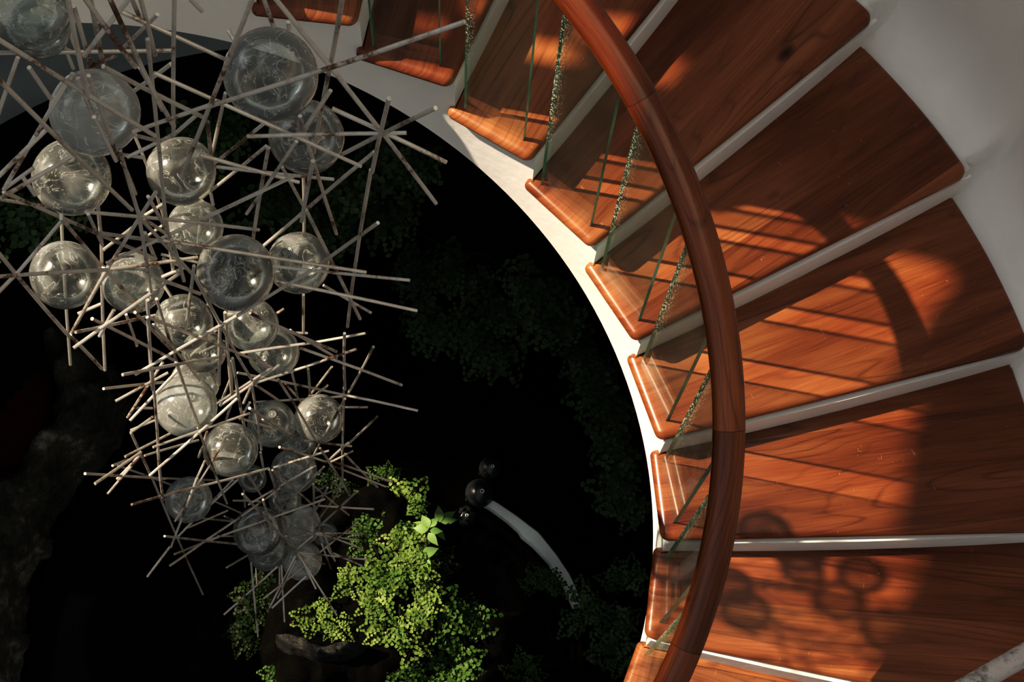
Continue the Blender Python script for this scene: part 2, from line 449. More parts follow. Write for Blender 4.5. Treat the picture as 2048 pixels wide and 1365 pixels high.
def make_body():
    """white plaster body: risers, inner face and sloping underside as one shell"""
    bm = bmesh.new()
    RI, RO = 1.262, 2.55
    NR = 6
    def line(kk_float, z):
        pass
    secs = []    # list of (section angle fraction, top z)
    for k in range(K0, K1 + 1):
        zt = Z0 - k * RISE - .0475
        for j in range(7):
            secs.append((k + j / 6.0, zt))
    rows = []
    for kk, zt in secs:
        row_t, row_b = [], []
        for i in range(NR + 1):
            fr = i / NR
            r = RI + (RO - RI) * fr
            off = A_BO * (r - RIN) / (ROUT - RIN) + .0015
            th = TH0 - kk * DTH + off
            kz = kk
            row_t.append(bm.verts.new((r * math.cos(th), r * math.sin(th), zt)))
            row_b.append(bm.verts.new((r * math.cos(th), r * math.sin(th), Z0 - kz * RISE - .262)))
        rows.append((row_t, row_b))
    for (t0, b0), (t1, b1) in zip(rows, rows[1:]):
        for i in range(NR):
            bm.faces.new((t0[i], t0[i + 1], t1[i + 1], t1[i]))
            if (b0[i].co - b1[i].co).length > 1e-5:
                bm.faces.new((b0[i], b1[i], b1[i + 1], b0[i + 1]))
        if (b0[0].co - b1[0].co).length > 1e-5:
            bm.faces.new((t0[0], t1[0], b1[0], b0[0]))
            bm.faces.new((t0[NR], b0[NR], b1[NR], t1[NR]))
    t0, b0 = rows[0]; bm.faces.new(t0 + b0[::-1])
    t0, b0 = rows[-1]; bm.faces.new(t0[::-1] + b0)
    bmesh.ops.remove_doubles(bm, verts=bm.verts, dist=1e-5)
    bmesh.ops.recalc_face_normals(bm, faces=bm.faces)
    o = sobj('plaster_underbody', bm, M_PLASTER, smooth=30)
    o['label'] = 'white plaster risers and inner face'
    return o

def make_rail(k_a, k_b, tilt):
    bm = bmesh.new(); uvl = bm.loops.layers.uv.new('UVMap')
    n = int((k_b - k_a) * 10) + 2; NS = 20
    rings = []
    s = 0
    for i in range(n):
        kk = k_a + (k_b - k_a) * i / (n - 1)
        c = rail_pt(kk)
        th = TH0 - kk * DTH
        rad = Vector((math.cos(th), math.sin(th), 0))
        tan = (rail_pt(kk + .02) - rail_pt(kk - .02)).normalized()
        up = rad.cross(tan).normalized()
        if up.z < 0: up = -up
        ring = []
        for j in range(NS):
            a = 2 * PI * j / NS + tilt
            ca, sa = math.cos(a), math.sin(a)
            q = 2 / 2.5
            x = math.copysign(abs(ca) ** q, ca) * .0435; y = math.copysign(abs(sa) ** q, sa) * .033
            # a soft ridge on the crown
            if sa > .2: y += .004 * max(0, 1 - abs(x) / .02)
            ring.append(bm.verts.new(c + rad * x + up * y))
        rings.append(ring)
    for i in range(n - 1):
        for j in range(NS):
            f = bm.faces.new((rings[i][j], rings[i + 1][j], rings[i + 1][(j + 1) % NS], rings[i][(j + 1) % NS]))
            ui = (k_a + (k_b - k_a) * i / (n - 1)) * .34; uj = (k_a + (k_b - k_a) * (i + 1) / (n - 1)) * .34
            for lp, (uu, vv) in zip(f.loops, ((ui, j), (uj, j), (uj, j + 1), (ui, j + 1))): lp[uvl].uv = (uu, vv / NS * .26)
    bm.faces.new(rings[0]); bm.faces.new(rings[-1][::-1])
    bmesh.ops.recalc_face_normals(bm, faces=bm.faces)
    return bm

make_body()
for k in range(-2, K1 + 1): make_tread(k)
for k in range(0, K1 + 1): make_panel(k)
hr = None
for (a, b, tl) in ((-.5, 4.0, 0), (4.003, 6.65, .02), (6.653, 8.45, -.03), (8.453, 11.2, .02)):
    seg = sobj('handrail_segment', make_rail(a, b, tl), M_RAIL)

# ------------------------------------------------------------------ outer wall with the coving above the treads
def smooth01(x):
    x = max(0, min(1, x)); return x * x * (3 - 2 * x)
def wall_mesh():
    bm = bmesh.new()
    prof = [(2.515, -.03), (2.53, .006), (2.56, .018), (2.60, .034), (2.635, .062), (2.662, .105), (2.678, .165), (2.690, .26), (2.697, .45), (2.70, 1.0)]
    n = 420
    rows = []
    ka, kb = -2, K1 + .9
    for i in range(n + 1):
        kk = ka + (kb - ka) * i / n
        row = []
        for (r, dz) in prof:
            g = 1 - min(1, max(0, dz) / .5)
            # tread index at this place (risers slant with radius)
            ko = kk + (A_BO) / DTH
            fl = math.floor(ko); fr = ko - fl
            w = .10 + .16 * (1 - g)
            step = fl + smooth01((fr - (1 - w)) / w) if dz > .01 else fl + smooth01((fr - .97) / .03)
            zst = Z0 - step * RISE
            zhe = Z0 - (ko - .5) * RISE
            z = zst * g + zhe * (1 - g) + dz
            th = TH0 - kk * DTH
            rr = r + .006 * noise.noise(Vector((th * 6, z * 5, 3)))
            # hollow next to each riser
            if dz > .015:
                rr += .028 * g * math.exp(-((fr - .93) / .09) ** 2)
            row.append(bm.verts.new((rr * math.cos(th), rr * math.sin(th), z)))
        th = TH0 - kk * DTH
        row.append(bm.verts.new((2.70 * math.cos(th), 2.70 * math.sin(th), 6.9)))
        rows.append(row)
    for a, b in zip(rows, rows[1:]):
        for j in range(len(a) - 1):
            bm.faces.new((a[j], b[j], b[j + 1], a[j + 1]))
    bmesh.ops.recalc_face_normals(bm, faces=bm.faces)
    for f in bm.faces:
        pass
    return bm
w = obj('wall_right', wall_mesh(), M_WALL, smooth=60); tag(w, kind='structure')

# left: unseen flat wall added as sun mask, openings shaped to the lit patches
XW = -2.75
def wall_sun_mask():
    zc = lambda z: z + 6.2
    outer = [(-3.0, .02), (5.2, .02), (5.2, zc(5.0)), (-3.0, zc(5.0))]
    arch = [(1.775, -.62), (1.775, 1.30), (1.76, 1.44), (1.70, 1.43), (1.60, 1.335), (1.51, 1.285), (1.32, 1.15), (1.15, 1.095), (.97, 1.05), (.86, 1.015), (.68, .91), (.57, .85), (.46, .81), (.40, .77), (.30, .70), (.20, .60), (.10, .48), (.02, .30), (-.02, 0), (-.02, -.62)]
    slit = [(1.865, .02), (1.935, .02), (1.935, .20), (1.865, .20)]
    slit2 = [(1.955, .22), (2.035, .22), (2.035, .50), (1.955, .50)]
    slit3 = [(2.055, .42), (2.16, .50), (2.18, .74), (2.055, .66)]
    low = [(.14, -3.4), (1.30, -3.4), (1.36, -1.98), (.95, -2.04), (.14, -2.12)]  # lower opening cut to throw a sunbeam on the ferns
    holes = [[(y, zc(z)) for y, z in h] for h in (arch, slit, slit2, slit3, low)]
    loops = [outer] + holes
    vec = [[Vector((y, z, 0)) for y, z in lp] for lp in loops]
    tris = geometry.tessellate_polygon(vec)
    flat = [p for lp in vec for p in lp]
    bm = bmesh.new()
    T = .06
    A = [bm.verts.new((XW, p.x, p.y)) for p in flat]
    B = [bm.verts.new((XW - T, p.x, p.y)) for p in flat]
    for t in tris:
        try:
            bm.faces.new([A[i] for i in t]); bm.faces.new([B[i] for i in reversed(t)])
        except ValueError: pass
    off = 0
    for lp in loops:
        n = len(lp)
        for i in range(n):
            a, b = off + i, off + (i + 1) % n
            bm.faces.new((A[a], A[b], B[b], B[a]))
        off += n
    bmesh.ops.recalc_face_normals(bm, faces=bm.faces)
    return bm
w = obj('wall_sun_mask', wall_sun_mask(), M_WALL, smooth=None); tag(w, kind='structure')

# lower shaft: plaster skirt under the stair, then dark rock
def soffit(th):
    kk = (TH0 - th) / DTH
    return Z0 - kk * RISE - .29
def ring_wall(r, th_a, th_b, ztop, zbot, n, mz, amp, seed):
    bm = bmesh.new(); rows = []
    for i in range(n + 1):
        th = th_a + (th_b - th_a) * i / n
        row = []
        for j in range(mz + 1):
            z = zbot(th) + (ztop(th) - zbot(th)) * j / mz
            p = Vector((math.cos(th) * r, math.sin(th) * r, z))
            d = noise.fractal(p * 2.2 + Vector((seed, 0, 0)), 1.0, 2.0, 4) * amp
            d += .16 * smooth01((th - 1.35) / .2) if amp > 0 else 0
            row.append(bm.verts.new((math.cos(th) * (r + d), math.sin(th) * (r + d), z)))
        rows.append(row)
    for a, b in zip(rows, rows[1:]):
        for j in range(mz): bm.faces.new((a[j], a[j + 1], b[j + 1], b[j]))
    return bm
R1 = math.radians
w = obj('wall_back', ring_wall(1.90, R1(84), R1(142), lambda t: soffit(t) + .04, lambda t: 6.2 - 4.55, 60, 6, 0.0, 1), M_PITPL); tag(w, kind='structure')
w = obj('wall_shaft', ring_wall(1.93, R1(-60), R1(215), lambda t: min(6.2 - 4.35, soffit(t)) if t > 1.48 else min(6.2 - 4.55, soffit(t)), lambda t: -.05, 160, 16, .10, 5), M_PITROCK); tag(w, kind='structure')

bm = bmesh.new()
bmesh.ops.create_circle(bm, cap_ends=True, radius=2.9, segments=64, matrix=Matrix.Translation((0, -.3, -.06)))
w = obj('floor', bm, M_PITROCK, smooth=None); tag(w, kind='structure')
bm = bmesh.new()
g = 56
vs = {}
for i in range(g + 1):
    for j in range(g + 1):
        x = -1.85 + 3.7 * i / g; y = -1.85 + 3.7 * j / g
        if (x * x + y * y) < 1.81 ** 2:
            vs[i, j] = bm.verts.new((x, y, .0035 * noise.noise(Vector((x * 3, y * 3, 0)))))
for (i, j) in list(vs):
    q = [(i, j), (i + 1, j), (i + 1, j + 1), (i, j + 1)]
    if all(k in vs for k in q): bm.faces.new([vs[k] for k in q])
w = obj('pond_water', bm, M_WATER, smooth=80); tag(w, 'still black pond water at the foot of the stairwell', 'water', kind='stuff')

# ceiling beam the chandelier hangs from (above the frame)
bm = bmesh.new()
bmesh.ops.create_cube(bm, size=1, matrix=Matrix.Translation((0, 1.2, 9.3)) @ Matrix.Diagonal((.14, 6.4, .2, 1)))
bmesh.ops.bevel(bm, geom=bm.edges[:], offset=.015, segments=2, affect='EDGES')
w = obj('ceiling_beam', bm, M_BEAM); tag(w, kind='structure')
# ------------------------------------------------------------------ rocks (height fields inside a plan outline)
def inpoly(x, y, P):
    c = False
    for i in range(len(P)):
        x1, y1 = P[i - 1]; x2, y2 = P[i]
        if (y1 > y) != (y2 > y) and x < (x2 - x1) * (y - y1) / (y2 - y1) + x1: c = not c
    return c
def edist(x, y, P):
    best = 9
    for i in range(len(P)):
        a = Vector(P[i - 1]); b = Vector(P[i]); p = Vector((x, y))
        t = max(0, min(1, (p - a).dot(b - a) / max(1e-9, (b - a).length_squared)))
        best = min(best, (p - (a + (b - a) * t)).length)
    return best
def rock(name, pix, zref, height, step, fall, amp, mat, seed, label, cat, freq=5.0, group=None):
    P = [tuple(at_z(x, y, zref).xy) for x, y in pix]
    x0 = min(p[0] for p in P); x1 = max(p[0] for p in P); y0 = min(p[1] for p in P); y1 = max(p[1] for p in P)
    bm = bmesh.new(); vs = {}
    nx = int((x1 - x0) / step) + 2; ny = int((y1 - y0) / step) + 2
    for i in range(nx + 1):
        for j in range(ny + 1):
            x = x0 + i * step; y = y0 + j * step
            d = edist(x, y, P)
            ins = inpoly(x, y, P)
            sd = (d if ins else -d) + min(.03, fall * .3) * noise.fractal(Vector((x * 9, y * 9, seed)), 1, 2, 3)
            if sd < -step * 1.2 or x * x + y * y > 1.79 ** 2: continue
            hgt = height * (1 - (1 - max(0, min(1, sd / fall))) ** 2.2)
            hgt += amp * noise.fractal(Vector((x * freq, y * freq, seed + 4)), 1, 2, 5) * max(0, min(1, sd / fall + .15))
            vs[i, j] = bm.verts.new((x, y, -.03 + max(0, hgt) if sd > 0 else -.05))
    for (i, j) in list(vs):
        q = [(i, j), (i + 1, j), (i + 1, j + 1), (i, j + 1)]
        if all(k in vs for k in q): bm.faces.new([vs[k] for k in q])
    c = Vector((sum(v.co.x for v in bm.verts) / len(bm.verts), sum(v.co.y for v in bm.verts) / len(bm.verts), 0))
    for v in bm.verts: v.co -= c
    o = obj(name, bm, mat, smooth=70)
    o.location = c
    tag(o, label, cat, group)
    return o
rock('rock_ledge', [(-200, 520), (40, 560), (110, 610), (190, 690), (250, 775), (215, 860), (150, 925), (85, 1010), (62, 1090), (25, 1150), (22, 1260), (5, 1370), (-260, 1420), (-240, 1000), (20, 930), (75, 850), (92, 770), (70, 680), (10, 630), (-200, 640)],
     .25, .34, .024, .10, .10, M_LEDGE, 1.0, 'dark mossy rock ledge curving down the left edge of the pond', 'rock', 6.0)
rock('red_slab', [(-200, 630), (20, 620), (85, 690), (100, 770), (85, 850), (20, 935), (-200, 960)], .2, .14, .03, .06, .01, M_RED, 2.0,
     'flat dark red slab enclosed by the mossy ledge at the left edge', 'slab')
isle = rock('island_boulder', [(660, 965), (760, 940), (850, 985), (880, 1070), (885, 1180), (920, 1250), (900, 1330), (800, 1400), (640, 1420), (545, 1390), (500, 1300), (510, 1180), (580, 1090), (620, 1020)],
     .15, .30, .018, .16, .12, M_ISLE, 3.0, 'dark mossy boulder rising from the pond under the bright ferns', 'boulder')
rock('pale_stone', [(545, 1255), (600, 1268), (660, 1285), (700, 1280), (742, 1282), (735, 1300), (690, 1322), (640, 1328), (580, 1312), (540, 1290)],
     .34, .50, .010, .035, .05, M_STONE, 4.0, 'pale weathered stone ledge below the yellow-green ferns', 'stone', 9.0)
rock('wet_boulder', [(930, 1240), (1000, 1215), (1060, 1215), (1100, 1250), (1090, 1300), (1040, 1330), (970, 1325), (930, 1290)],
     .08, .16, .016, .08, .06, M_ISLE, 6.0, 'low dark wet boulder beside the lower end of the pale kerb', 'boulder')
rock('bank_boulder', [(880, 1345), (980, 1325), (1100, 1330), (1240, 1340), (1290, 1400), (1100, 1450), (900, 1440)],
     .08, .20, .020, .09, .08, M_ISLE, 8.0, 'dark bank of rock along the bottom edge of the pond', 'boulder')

# pale curved kerb at the pond edge
def kerb():
    right = [(940, 982), (993, 1003), (1032, 1029), (1079, 1064), (1114, 1108), (1140, 1147), (1155, 1179), (1168, 1214)]
    left = [(935, 995), (979, 1018), (1014, 1044), (1038, 1066), (1041, 1074), (1064, 1092), (1099, 1129), (1103, 1140), (1117, 1153), (1134, 1188), (1146, 1217)]
    z = .035
    def resamp(P, n):
        P = [at_z(x, y, z) for x, y in P]
        acc = [0]
        for a, b in zip(P, P[1:]): acc.append(acc[-1] + (b - a).length)
        out = []
        for i in range(n + 1):
            s = acc[-1] * i / n; j = 0
            while j < len(P) - 2 and acc[j + 1] < s: j += 1
            t = (s - acc[j]) / (acc[j + 1] - acc[j]); out.append(P[j].lerp(P[j + 1], t))
        return out
    a, b = resamp(right, 48), resamp(left, 48)
    bm = bmesh.new(); rows = []
    for p, q in zip(a, b):
        row = [bm.verts.new((p.x, p.y, -.02)), bm.verts.new((p.x, p.y, z - .012))]
        for t in (.12, .35, .65, .88):
            m_ = p.lerp(q, t); row.append(bm.verts.new((m_.x, m_.y, z + .004 * math.sin(t * PI))))
        row += [bm.verts.new((q.x, q.y, z - .012)), bm.verts.new((q.x, q.y, -.02))]
        rows.append(row)
    for r0, r1 in zip(rows, rows[1:]):
        for j in range(7): bm.faces.new((r0[j], r0[j + 1], r1[j + 1], r1[j]))
    bm.faces.new(rows[0]); bm.faces.new(rows[-1][::-1])
    bmesh.ops.recalc_face_normals(bm, faces=bm.faces)
    return bm
tag(obj('pond_kerb', kerb(), M_KERB), 'pale curved plaster kerb reaching from the dark floats into the pond', 'kerb')

# ------------------------------------------------------------------ glass bodies
def globe_bm(r, seed, seg=40, rings=26, squash=.97):
    bm = bmesh.new()
    bmesh.ops.create_uvsphere(bm, u_segments=seg, v_segments=rings, radius=r)
    for v in bm.verts:
        n = v.co.normalized()
        v.co *= 1 + .022 * noise.noise(n * 1.3 + Vector((seed * 3.7, seed, 0))) + .006 * noise.noise(n * 4 + Vector((0, seed, 0)))
        v.co.z *= squash
    return bm
def pontil_bm(r, size):
    bm = bmesh.new()
    n = 20
    # a low seal: ring with a dimple and a bead in the middle
    prof = [(1.0, -.10), (.95, .10), (.82, .16), (.70, .08), (.50, .04), (.30, .05), (.22, .16), (.10, .20)]
    rows = [[bm.verts.new((size * p * math.cos(2 * PI * k / n), size * p * math.sin(2 * PI * k / n), size * h)) for k in range(n)] for p, h in prof]
    for a, b in zip(rows, rows[1:]):
        for k in range(n): bm.faces.new((a[k], a[(k + 1) % n], b[(k + 1) % n], b[k]))
    bm.faces.new(rows[-1])
    return bm

chand = empty('chandelier', (0, 0, 3.5))
tag(chand, 'hanging sculpture of clear glass globes caught in a tangle of welded steel rods', 'chandelier')
def cloc(p): return p - chand.location

GL = [  # px, py, diameter px, offset of the pontil mark (dx,dy in radii)
 (52, 12, 176, .3, -.5), (78, 56, 122, .4, .3), (190, 226, 178, -.4, -.3), (541, 150, 190, -.3, -.55), (613, 275, 152, -.02, -.55),
 (143, 355, 155, .2, -.4), (363, 343, 138, .0, -.75), (391, 455, 112, -.45, .35), (130, 550, 138, .12, .70), (266, 565, 126, -.5, .1),
 (472, 546, 156, .28, -.62), (597, 526, 126, -.2, -.3), (368, 646, 116, -.55, -.62), (503, 650, 108, .62, -.45), (547, 704, 104, -.2, .2),
 (408, 703, 88, .3, .1), (390, 766, 98, .0, .3), (372, 813, 124, .35, -.35), (543, 848, 96, .2, -.45), (638, 838, 100, .05, -.78),
 (461, 900, 110, .62, .38), (588, 942, 92, -.3, -.3), (377, 1000, 94, .1, .5), (516, 1063, 100, -.1, .2), (600, 1050, 84, -.3, -.4),
 (536, 1101, 84, .2, .5), (604, 1122, 80, .3, .2), (598, 882, 70, .3, -.1), (650, 1068, 50, 0, 0), (570, 1000, 66, .2, .2), (505, 958, 56, .1, .1)]
GLB = []
for gi, (x, y, dia, ox, oy) in enumerate(GL):
    za = min(4.75, axis_depth(x, y))
    zd = F * .150 / dia
    zc = max(za - .30, min(za + .38, zd))
    r = dia / 2 * zc / F
    c = at_depth(x, y, zc)
    GLB.append((x, y, dia / 2, zc, r))
    o = obj('glass_globe', globe_bm(r, gi + 1), M_MILKY if gi in (1, 2, 9, 17, 22, 24, 26) else M_GLOBE, chand, smooth=80)
    o.location = cloc(c)
    o.rotation_euler = (rnd.uniform(-.4, .4), rnd.uniform(-.4, .4), rnd.uniform(0, 6))
    if dia > 66:
        ps = r * (.17 if gi not in (7, 12, 20) else .24)
        pm = obj('pontil_mark', pontil_bm(r, ps), M_PONTIL, o, smooth=60)
        d = (R_ * ox + D_ * oy - F_ * math.sqrt(max(.05, 1 - ox * ox - oy * oy))).normalized()
        d = o.rotation_euler.to_matrix().inverted() @ d
        pm.location = d * (r * .985)
        pm.rotation_euler = d.to_track_quat('Z', 'Y').to_euler()

# rods: x1,y1,x2,y2[,flag]  b = passes behind the globes, n = nearer than the rest
RODS = """217 -8 325 220 n|168 -6 271 134 n|280 135 348 254 n|135 -8 176 191 n|147 12 182 130|180 -6 206 128|259 -4 168 113|146 147 72 270 n|262 -6 281 37|244 24 291 46
280 -6 310 110|315 29 244 98 b|-12 106 343 101 b|349 -8 347 271|297 48 449 118 b|-8 76 310 272 n|-6 156 264 420 n|36 115 -6 236 b|58 135 101 197 b|93 84 152 107 b|120 71 147 138 b|132 48 152 98 b
231 111 175 135|206 133 408 235|342 128 268 182 b|308 146 722 333 n|266 264 440 203 n|412 215 929 44 n|508 -10 363 354 n|295 78 330 427|457 62 470 82 b|451 186 424 311 b|415 244 421 302 b|177 151 236 320 n|156 156 188 236|188 234 232 322 n
94 258 -8 358 n|72 270 7 380 n|271 271 320 283|347 269 254 315|396 228 344 273|241 309 289 316 b|268 269 295 334 b|379 -4 404 22|527 248 430 326 b
548 -6 872 407 n|685 -6 661 130 n|661 128 627 306 n|527 -4 547 53|577 44 578 60 b|778 197 744 345 n|742 340 695 654 n|871 216 686 308 n|813 266 494 273 n|664 217 893 325 n|749 304 612 420|614 418 526 493 b|661 181 612 254 n|600 232 673 468 n|626 322 603 443 n|583 242 613 280 n|593 283 493 428|533 292 400 398 b|537 295 506 478
67 336 6 380 b|144 313 -6 401 n|46 355 71 391 b|122 437 204 534|207 534 283 622|7 384 312 518|-8 398 100 414 b|171 424 518 460|122 425 141 730 b|125 440 34 547|34 547 -8 590|-8 500 140 675|140 671 204 738|-8 554 215 540 n|207 541 395 515|137 446 122 433|176 428 205 490|196 412 203 485 b|203 480 210 741 b|198 466 325 483|325 481 732 545 n|546 533 820 561|271 451 207 500 b|312 384 214 540|216 536 142 668|330 406 281 437 b|296 393 344 480 n|344 480 368 562 n
240 300 276 425 n|276 422 303 597 n|245 325 271 388|276 432 391 556 n|388 550 446 660 n|290 466 310 517|286 437 337 471 b|590 351 400 441|402 440 212 527|410 391 290 476 b|405 402 393 505 b|422 388 426 410 b|313 390 342 480 b|330 427 347 544|322 509 395 525 b|325 517 371 537 b|366 537 325 554|359 547 218 646 n|220 644 147 697 n|305 554 400 588 n|203 608 156 628 b|388 532 372 658 n|295 600 305 780 n|303 737 318 935 n|316 900 326 1000 n|313 598 358 738|352 725 400 860 n|396 856 454 1008 n|329 573 342 593 b
756 446 632 534 n|627 539 475 632 n|476 631 270 750 n|564 334 612 422|612 420 720 638 n|548 562 834 622|647 571 742 626|607 354 608 470 b|607 590 607 667 b|433 334 668 359 b|400 310 598 365|554 627 568 618 b|184 638 350 722|151 665 294 634|294 634 416 610 b|199 673 228 620|252 629 274 692 b|270 625 345 702|294 634 541 734 n|306 650 399 760|245 750 450 712 n|207 778 328 765 b|231 803 336 746 b|255 836 326 725 b|260 842 360 737|272 817 304 817 b|261 861 316 839 b|261 866 306 834 b|262 866 299 946 b|301 949 406 1190 b|250 914 340 868|306 895 499 827 n|190 968 282 905 n|289 912 397 881 b|299 952 475 797 n|440 812 560 730 n|397 915 414 864 b
440 645 438 770 n|450 625 465 803|445 656 504 761 n|461 722 466 806 b|465 717 490 861 n|475 746 690 791|686 790 836 822|511 771 555 800 b|434 807 545 735|507 768 712 699 n|438 802 476 787 b|511 756 487 807|504 771 523 900 n|499 817 580 868 n|480 837 543 856|556 759 629 878 n|571 768 603 805 b|584 746 595 795 b|399 707 448 683 b|372 722 433 661 b|460 760 440 810 b|470 790 452 840 b|500 805 480 840
480 707 610 688 n|608 689 731 667|500 627 673 704 n|580 661 673 717|602 697 804 771|551 665 615 667 b|689 667 690 780|688 776 684 936|747 694 693 793|690 798 640 886 n|641 884 612 942|664 734 617 795 b|655 771 632 790 b|616 738 620 788 b|690 815 735 815 b|661 795 686 794 b|510 805 610 799 b|754 834 695 890|697 886 655 924|610 882 703 893 n|658 902 547 936 n|705 903 661 925|640 897 699 991 n|667 924 784 965|661 931 771 974|690 909 755 975|684 892 684 975|559 895 660 927
170 948 330 958 b|328 957 488 963 b|225 932 255 920 b|236 932 380 985 b|378 984 482 1027 b|234 959 279 912 b|215 989 279 915 b|263 1010 396 974 n|394 975 538 937 n|342 1095 394 957 n|350 1043 438 900|391 962 410 922|294 1155 340 1094|329 1073 475 1089|340 1132 411 1082|411 1082 482 1034|482 1034 561 977|349 1109 414 1083 b|414 1083 650 999 n|377 1056 455 1022 b|467 959 357 1073 b|489 948 369 1060 b|401 1037 470 1044 b|449 1033 470 1042 b|485 988 589 1100 n|497 951 526 998|526 1000 545 1076 n|538 939 565 1025 n|565 1025 589 1103 n|545 941 631 1015 n|521 905 528 949|486 954 490 1015 b|467 1002 526 1004 b
631 932 497 1010 n|648 934 565 1012 n|436 1073 465 1073 b|453 1136 494 1112 b|448 1230 555 1134|502 1125 516 1274|511 1115 514 1170 b|563 1131 569 1245|559 1131 559 1170 b|595 1105 736 1120 n|595 1105 650 1129|595 1107 674 1232 n|604 1120 632 1179|591 1113 535 1225|593 1118 555 1197|608 1133 527 1198|613 1153 544 1217|626 1072 595 1098|639 1072 670 1122 b|632 1067 731 1068|614 1067 715 1081|658 1073 721 1097|712 1048 640 1105|667 1107 725 1133|643 1087 662 1139|627 968 629 1076 n|626 971 698 1031|714 983 629 1062 n|637 1012 747 1019|670 962 632 983 b|684 974 632 997 b|632 1026 670 1123|655 976 632 1020 b|680 980 637 1040 b|576 1053 626 1067|561 1044 594 1103|572 1073 630 1076"""
rods = []
for ent in RODS.replace('\n', '|').split('|'):
    t = ent.split()
    if len(t) < 4: continue
    rods.append((*[float(v) for v in t[:4]], t[4] if len(t) > 4 else ''))
def rod_depths(x1, y1, x2, y2, fl):
    off = {'n': -.10, 'b': .16, '': .03}[fl]
    L2 = (x2 - x1) ** 2 + (y2 - y1) ** 2
    z1 = min(4.75, axis_depth(x1, y1)) + off + rnd.uniform(-.04, .04)
    z2 = min(4.75, axis_depth(x2, y2)) + off + rnd.uniform(-.04, .04)
    shift = 0
    for (gx, gy, gr, gz, R) in GLB:
        for s in range(13):
            t = s / 12
            x = x1 + (x2 - x1) * t; y = y1 + (y2 - y1) * t
            dd = math.hypot(x - gx, y - gy) / gr
            if dd < 1.0:
                hh = R * math.sqrt(1 - dd * dd) + .006
                z = z1 + (z2 - z1) * t
                if fl == 'b': shift = max(shift, gz + hh - z) if shift >= 0 else shift
                elif (gz + .05) > z - .25: shift = min(shift, gz - hh - z)
    shift = max(-.55, min(.55, shift))
    return z1 + shift, z2 + shift
RODR = .0034
tangle = []
built = []
for (x1, y1, x2, y2, fl) in rods:
    z1, z2 = rod_depths(x1, y1, x2, y2, fl)
    a, b = at_depth(x1, y1, z1), at_depth(x2, y2, z2)
    built.append((math.hypot(x2 - x1, y2 - y1), a, b))
built.sort(key=lambda t: -t[0])
def rod_bm(segs, bm=None):
    bm = bm or bmesh.new()
    for a, b in segs:
        a, b = cloc(a), cloc(b)
        d = b - a
        sag = Vector((rnd.uniform(-1, 1), rnd.uniform(-1, 1), rnd.uniform(-1, 1))) * (.004 * d.length)
        tube(bm, [a, a + d * .33 + sag, a + d * .67 + sag, b], RODR * rnd.uniform(.93, 1.1), 8)
    return bm
for ln, a, b in built[:100]:
    obj('steel_rod', rod_bm([(a, b)]), M_STEEL, chand)
tg = obj('rod_tangle', rod_bm([(a, b) for _, a, b in built[100:]]), M_STEEL, chand)
tg['kind'] = 'stuff'
# the cable it hangs from, up to the beam
bm = bmesh.new()
tube(bm, [cloc(Vector((-.02, .02, 4.75))), cloc(Vector((0, .01, 6.5))), cloc(Vector((0, 0, 9.2)))], .004, 8)
obj('hanging_cable', bm, M_STEEL, chand)

# three dark floats on the water
for (x, y, dia, lab) in ((981, 937, 48, 'small dark glass float on the pond, farthest from the bright ferns'),
                         (959, 987, 60, 'largest dark glass float, touching the upper end of the pale kerb'),
                         (930, 1034, 45, 'dark glass float beside the broad pointed leaves')):
    zc = 6.15
    r = dia / 2 * zc / F
    c = at_z(x, y, r * .72)
    root = empty('glass_float', (c.x, c.y, 0)); tag(root, lab, 'float', 'dark glass floats on the pond')
    bm = globe_bm(r, x * .1, 32, 20, .95)
    ball = obj('float_ball', bm, M_FLOAT, root, smooth=80); ball.location = (0, 0, r * .72)
    ring = bmesh.new(); pr = r * .16
    n = 18
    rows = []
    for (p, h) in ((1.0, 0), (.92, .30), (.62, .30), (.5, .02)):
        rows.append([ring.verts.new((pr * p * math.cos(2 * PI * k / n), pr * p * math.sin(2 * PI * k / n), pr * h)) for k in range(n)])
    for a_, b_ in zip(rows, rows[1:]):
        for k in range(n): ring.faces.new((a_[k], a_[(k + 1) % n], b_[(k + 1) % n], b_[k]))
    pm = obj('pontil_mark', ring, M_FLOATR, root, smooth=60)
    d = Vector((.16, -.10, .95)).normalized()
    pm.location = Vector((0, 0, r * .72)) + d * (r * .955); pm.rotation_euler = d.to_track_quat('Z', 'Y').to_euler()

